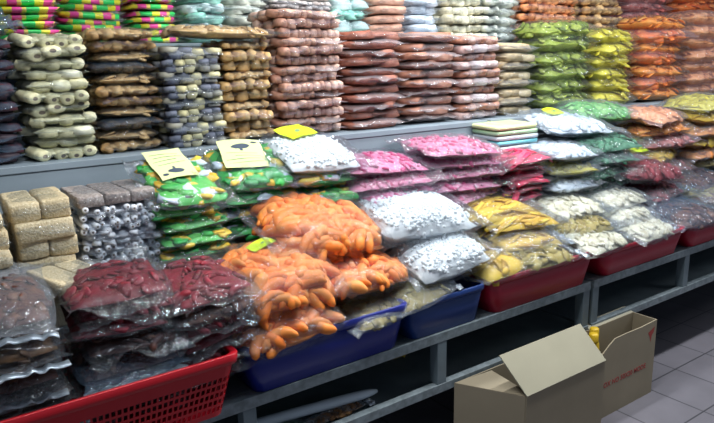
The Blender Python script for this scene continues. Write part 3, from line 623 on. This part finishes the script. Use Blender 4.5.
pile('snack_bag', 'snack bag', 'golden_crisps', ['lowest olive brown bag below the orange stack', 'orange bag second from the bottom below the orange stack', 'third golden bag up below the orange stack', 'orange bag fourth from the bottom below the orange stack', 'fifth golden bag up, under the orange stack', 'topmost yellow bag under the orange stack'], 'golden crisp bags', 4.22, 2.18, .87, .54, .32, .09, [HP('chip', 90, .034), HP('leaf', 90, .03)], ['olive_mix', 'orange_chip', 'golden_strip', 'orange_chip', 'golden_strip', 'lime_yellow'], ['film', 'film_hazy'], jr=.4, jx=.05, jy=.04, dz=.073, tilt=.14)
pile('snack_bag', 'snack bag', 'golden_crisps', ['lowest tan bag at the right edge', 'lime yellow bag second from the bottom at the right edge', 'third tan bag up at the right edge', 'lime yellow bag fourth from the bottom at the right edge', 'topmost tan bag at the right edge'], 'tan bags at the right edge', 4.78, 2.18, .87, .54, .32, .10, [HP('leaf', 90, .03)], ['beige_slab', 'lime_yellow'], ['film_pink', 'film'], jr=.4, jx=.05, jy=.04, dz=.078, tilt=.14)

# ------------------------------------------------------------------ front row in the baskets
random.seed(23)
pile('snack_bag', 'snack bag', 'brown_snacks', [f'brown mixed snack bag, {ORD[8-k] if k else "lowest"}, left front corner' for k in range(9)], 'brown snack bags left front', .17, 1.83, .65, .27, .30, .052, [HP('leaf', 60, .016), HP('crumb', 90, .012)], ['dark_fruit', 'brown_mix', 'brown_mix', 'grey_cake'], ['film', 'film', 'film_hazy'], dz=.043, tilt=.14, seal=[1, 3, 4, 6, 8], jr=.16, front=range(9), back=.05)
pile('dried_fruit_bag', 'snack bag', 'dried_strips', [f'dark red dried fruit bag, {ORD[7-k] if k else "lowest"}, right of brown snacks' for k in range(8)], 'dark red bags, left column', .46, 1.81, .665, .27, .28, .055, [HP('curl', 46, .03, core=.8), HP('leaf', 60, .02)], ['dark_fruit', 'maroon_strip', 'maroon_strip', 'maroon_strip'], ['film'], dz=.046, tilt=.14, jr=.12, front=(0, 1, 2, 4, 6, 7), back=.07)
bag('dried_fruit_bag', 'snack bag', 'dark empty-looking bag with a white silvery band among the dark red bags', (.455, 1.765, .80), .28, .18, .045, fill_heap(.28, .18, .045, 'leaf', 40, .018), 'dark_fruit', 'film_blue', rot=(.25, 0, .02), part='dried_strips', group='dark red bags, left column', seal=True, front=True)
pile('dried_fruit_bag', 'snack bag', 'dried_strips', [f'dark red dried fruit bag, {ORD[6-k] if k else "lowest"}, beside the orange curls' for k in range(7)], 'dark red bags, right column', .69, 1.80, .665, .26, .29, .055, [HP('curl', 46, .03, core=.8), HP('leaf', 60, .02)], ['maroon_strip', 'dark_fruit', 'maroon_strip', 'maroon_strip'], ['film'], dz=.046, tilt=.16, yaw=.12, ty=-.12, jr=.15, front=(1, 3, 4, 6), back=.07)
def orange(label, loc, w, d, h, rot, n=75, size=.060, note=False):
    t = bag('orange_curl_bag', 'snack bag', label, loc, w, d, h, fill_heap(w, d, h, 'curl', n, size), 'orange_curl', 'film', rot, 'orange curl bags', 'orange_curls', .045, .009, seal=False)
    return t
orange('lower front orange curl bag hanging over the blue basket rim', (.95, 1.79, .70), .36, .28, .15, (.10, 0, .05))
t = orange('top front orange curl bag with a small lime label', (.97, 1.85, .83), .38, .32, .17, (.34, .06, .10), 110)
paper_label(t, .11, .04, .168, -.03, .085, .35, 'lime_paper', False, -.1, bow=.006)
orange('lower rear orange curl bag beside the olive yellow bag', (1.29, 1.86, .80), .38, .30, .12, (.18, .06, .1))
orange('large rear orange curl bag, highest of the orange bags', (1.22, 1.99, .93), .46, .34, .17, (.34, .14, .0), 140)
bag('snack_bag', 'snack bag', 'olive yellow snack bag with silver seal on the blue basket rim', (1.30, 1.78, .71), .28, .24, .07, fill_heap(.28, .24, .07, 'leaf', 60, .018), 'olive_mix', 'film_hazy', (.2, 0, .2), None, 'crisps', seal=True)
bag('snack_bag', 'snack bag', 'flat crinkled bag draped beneath the lower white bag', (1.50, 1.77, .745), .26, .22, .05, fill_heap(.26, .22, .05, 'leaf', 40, .018), 'olive_mix', 'film_hazy', (.22, -.1, .1), None, 'crisps', seal=True)
# white bags
bag('puffed_snack_bag', 'snack bag', 'lower white puffed rice bag above the dark blue basket', (1.68, 1.84, .79), .40, .30, .14, fill_heap(.40, .30, .14, 'crumb', 520, .009, core=.98), 'white_puff', 'film', (.26, -.06, .06), 'white puffed bags', 'white_puffs', .045)
bag('puffed_snack_bag', 'snack bag', 'large upper white puffed rice bag right of orange curls', (1.66, 1.97, .92), .50, .34, .15, fill_heap(.50, .34, .15, 'crumb', 700, .009, core=.98), 'white_puff', 'film', (.26, .06, -.04), 'white puffed bags', 'white_puffs', .05)
# yellow strips
yl = [('lowest golden strip bag touching the lower white bag', (1.93, 1.79, .73), .28, .26, .10), ('low olive gold chip bag on the crimson basket rim', (2.18, 1.79, .73), .36, .28, .09), ('middle golden strip bag in wrinkled film', (2.20, 1.88, .79), .36, .28, .08), ('upper golden strip bag behind the middle one', (2.24, 1.94, .85), .38, .28, .09), ('topmost golden strip bag right of the large white bag', (2.18, 2.02, .89), .38, .28, .09)]
for k, (lab, loc, w_, d_, h_) in enumerate(yl):
    bag('strip_bag', 'snack bag', lab, loc, w_, d_, h_, fill_heap(w_, d_, h_, 'strip' if k > 1 else 'chip', 44, .034, core=.7), 'golden_strip' if k != 1 else 'olive_mix', 'film' if k != 2 else 'film_hazy', (.16+rnd(-.03, .05), rnd(-.05, .05), rnd(-.2, .2)), 'golden strip bags', 'golden_strips', .035, .006, seal=k in (1, 2))
cl = [('low cream puff bag at the left end of the cream pile', (2.58, 1.79, .72), .38, .30), ('low cream puff bag at the right end of the cream pile', (2.98, 1.79, .71), .40, .30), ('middle olive green puff bag touching the golden strips', (2.60, 1.89, .77), .36, .28), ('middle cream puff bag nearer the dark brown bags', (2.98, 1.90, .76), .38, .28), ('upper cream puff bag behind the golden strips', (2.64, 1.98, .83), .40, .28), ('topmost right cream puff bag in bright crinkled film', (3.04, 2.0, .82), .44, .30)]
for k, (lab, loc, w_, d_) in enumerate(cl):
    bag('cream_puff_bag', 'snack bag', lab, loc, w_, d_, .095, fill_heap(w_, d_, .095, 'leaf', 90, .024), 'cream_puff' if k != 2 else 'olive_mix', 'film_hazy' if k % 2 else 'film', (.16+rnd(-.03, .05), rnd(-.05, .05), rnd(-.2, .2)), 'cream puff bags', 'cream_puffs', .045, .007)
dl = [('low dark brown bag nearest the cream bags', (3.44, 1.79, .71), .42, 'dark_fruit'), ('low dark brown bag near the right edge', (3.88, 1.79, .71), .42, 'dark_fruit'), ('middle dark brown bag in shiny film nearest the cream bags', (3.45, 1.92, .73), .42, 'dark_fruit'), ('middle olive brown bag at the right edge', (3.92, 1.92, .74), .42, 'olive_mix'), ('far dark bag past the right edge', (4.35, 1.88, .72), .42, 'dark_fruit'), ('upper maroon bag under the lime labelled maroon bag', (3.50, 2.04, .80), .44, 'maroon_strip'), ('upper dark bag at the right edge', (3.98, 2.04, .80), .44, 'dark_fruit')]
for k, (lab, loc, w_, mt) in enumerate(dl):
    bag('dried_fruit_bag', 'snack bag', lab, loc, w_, .30, .09, fill_heap(w_, .30, .09, 'leaf', 80, .026), mt, 'film_blue' if k % 2 == 0 else 'film_hazy', (.16+rnd(-.03, .05), rnd(-.05, .05), rnd(-.2, .2)), 'dark brown fruit bags', 'dried_fruit', .05, .008)
t = bag('dried_fruit_bag', 'snack bag', 'maroon dried fruit bag with a small lime label, behind the cream bags', (3.40, 2.05, .93), .56, .34, .12, fill_heap(.50, .30, .10, 'leaf', 100, .032), 'maroon_strip', 'film', (.3, .08, -.15), None, 'dried_fruit', .05, .008)
paper_label(t, .16, .07, .125, .02, .09, .2, 'lime_paper', False, .1, bow=.004)

# ------------------------------------------------------------------ lower shelf goods
mb = MB(); p_capsule(mb, Matrix.Identity(4), .29, .018, 0, 16, 24, taper=0)
o = link('white_tube', mb.mesh('white_tube', [M['white_tube']])); o.location = (1.04, 1.79, .425); o.rotation_euler = (0, .03, -.10); o['label'] = 'long white tube lying on the lower shelf'; o['category'] = 'tube'
bag('snack_bag', 'snack bag', 'small green bag on the lower shelf beneath the white tube', (.93, 1.765, .381), .16, .06, .035, fill_heap(.16, .06, .035, 'leaf', 30, .015), 'dark_green', 'film', part='green_snacks')
bag('snack_bag', 'snack bag', 'flat brown bag with silvery edge on the lower shelf', (1.14, 1.755, .381), .24, .05, .025, fill_heap(.24, .05, .025, 'leaf', 40, .014), 'brown_mix', 'film_hazy', part='brown_snacks', seal=True)
bag('snack_bag', 'snack bag', 'small bright yellow bag deep on the lower shelf', (1.60, 2.0, .381), .11, .08, .03, fill_heap(.11, .08, .03, 'candy', 20, .014), 'yellow_wrap', 'film', part='yellow_candies', flap=.01)
bag('snack_bag', 'snack bag', 'dark green bag deep on the lower shelf behind the white tube', (1.10, 2.12, .381), .5, .2, .12, fill_heap(.5, .2, .12, 'leaf', 60, .03), 'dark_green', 'film', part='green_snacks')

# ------------------------------------------------------------------ cardboard boxes
def carton(label, x0, x1, y0, y1, h, torn=False, rz=0, shear=0):
    t = thing('cardboard_box', label, 'box', (x0, y0, 0), (0, 0, rz), 'open cardboard boxes on the floor')
    W, D, th = x1-x0, y1-y0, .005
    def pan(n, vs2, axis, mat='card', **k): pass
    mb = MB()
    if torn:   # front panel with a torn wavy top edge
        pr = [(0, h*.80), (.10, h*.82), (.18, h*.86), (.26, h*.93), (.34, h*.985), (.5, h*.99), (.75, h*.985), (1, h)]
    else: pr = [(0, h), (1, h)]
    for (u, z) in pr:
        for y in (0, th): mb.v += [(u*W, y, 0), (u*W, y, z)]
    for i in range(len(pr)-1):
        a = i*4; mb.f += [(a, a+4, a+5, a+1), (a+2, a+3, a+7, a+6), (a+1, a+5, a+7, a+3), (a, a+2, a+6, a+4)]; mb.mi += [0]*4
    mb.f += [(0, 1, 3, 2), (len(mb.v)-4, len(mb.v)-2, len(mb.v)-1, len(mb.v)-3)]; mb.mi += [0, 0]
    fp = link('front_panel', mb.mesh('front_panel', [M['card']], False), t)
    for n, b in (('side_panel', (0, th, th, D, 0, h)), ('side_panel', (W-th, W, th, D, 0, h)), ('back_panel', (th, W-th, D-th, D, 0, h)), ('base', (th, W-th, th, D-th, 0, .005))):
        mb = MB(); mb.box(*b, T=Matrix(((1, -shear, 0, 0), (0, 1, 0, 0), (0, 0, 1, 0), (0, 0, 0, 1)))); link(n, mb.mesh(n, [M['card']], False), t)
    def flap(T, L, w_, name='flap'):
        mb = MB(); mb.box(0, L, 0, w_, 0, .005, T=T); return link(name, mb.mesh(name, [M['card_in']], False), t, .001)
    return t, W, D, fp, flap
t, W, D, fp, flap = carton('open cardboard box with a pale raised flap, left of the printed box', 1.775, 2.255, 1.44, 1.68, .38, shear=.56)
flap(Matrix.Translation((-.002, 0, .38)) @ Matrix.Rotation(R(52), 4, 'X') @ Matrix(((1, -.22, 0, 0), (0, 1, 0, 0), (0, 0, 1, 0), (0, 0, 0, 1))), W+.004, .172)
mb = MB(); q = [(0, .004), (-.134, .24), (.055, .225), (.03, .02)]
mb.add([(x, y, .377) for x, y in q]+[(x, y, .381) for x, y in q], [(3, 2, 1, 0), (4, 5, 6, 7), (0, 1, 5, 4), (1, 2, 6, 5), (2, 3, 7, 6), (3, 0, 4, 7)])
link('flap', mb.mesh('flap', [M['card']], False), t)
t, W, D, fp, flap = carton('open cardboard box with red print, holding yellow capped bottles', 2.33, 2.835, 1.555, 1.68, .375, True)
flap(Matrix.Translation((.16, D, .37)) @ Matrix.Rotation(R(20), 4, 'X'), W-.16, .05)
tx = bpy.data.curves.new('printed_text', 'FONT'); tx.body = 'BOX NO 50X20 MODE'; tx.size = .034; tx.extrude = .0003; tx.space_character = 1.05; tx.offset = .0006
tmp = bpy.data.objects.new('tmp', tx); COL.objects.link(tmp); dg = bpy.context.evaluated_depsgraph_get()
me = bpy.data.meshes.new_from_object(tmp.evaluated_get(dg)); bpy.data.objects.remove(tmp); me.materials.clear(); me.materials.append(M['red_ink'])
o = link('printed_text', me, fp); o.rotation_euler = (R(90), 0, 0); o.location = (.085, -.0006, .15)
xs = [v.co.x for v in me.vertices]; o.scale = (.35/(max(xs)-min(xs)), 1, 1)
mb = MB()
mb.add([(.435, -.0008, .325), (.49, -.0008, .345), (.482, -.0008, .318), (.468, -.0008, .305), (.462, -.0008, .27), (.452, -.0008, .30)], [(0, 5, 3, 2, 1), (5, 4, 3)])
link('printed_arrow', mb.mesh('printed_arrow', [M['red_ink']], False), fp)
def bottle(label, x, y, z):
    t = thing('bottle', label, 'bottle', (x, y, z), group='yellow capped bottles')
    def lathe(n, prof, mat):
        mb = MB(); s = 16
        for (r, zz) in prof:
            for j in range(s): a = 2*math.pi*j/s; mb.v.append((r*math.cos(a), r*math.sin(a), zz))
        for i in range(len(prof)-1):
            for j in range(s): mb.f.append((i*s+j, i*s+(j+1) % s, (i+1)*s+(j+1) % s, (i+1)*s+j)); mb.mi.append(0)
        mb.f += [tuple(range(s-1, -1, -1)), tuple((len(prof)-1)*s+j for j in range(s))]; mb.mi += [0, 0]
        link(n, mb.mesh(n, [M[mat]]), t)
    lathe('bottle_body', [(.025, 0), (.028, .01), (.028, .28), (.024, .32), (.014, .345), (.014, .355)], 'yellow_wrap')
    lathe('cap', [(.021, .352), (.022, .36), (.021, .386), (.017, .392)], 'yellow_cap')
bottle('yellow capped bottle standing against the left side inside the printed box', 2.42, 1.61, .006)
bottle('second yellow capped bottle behind the first inside the printed box', 2.475, 1.645, .006)
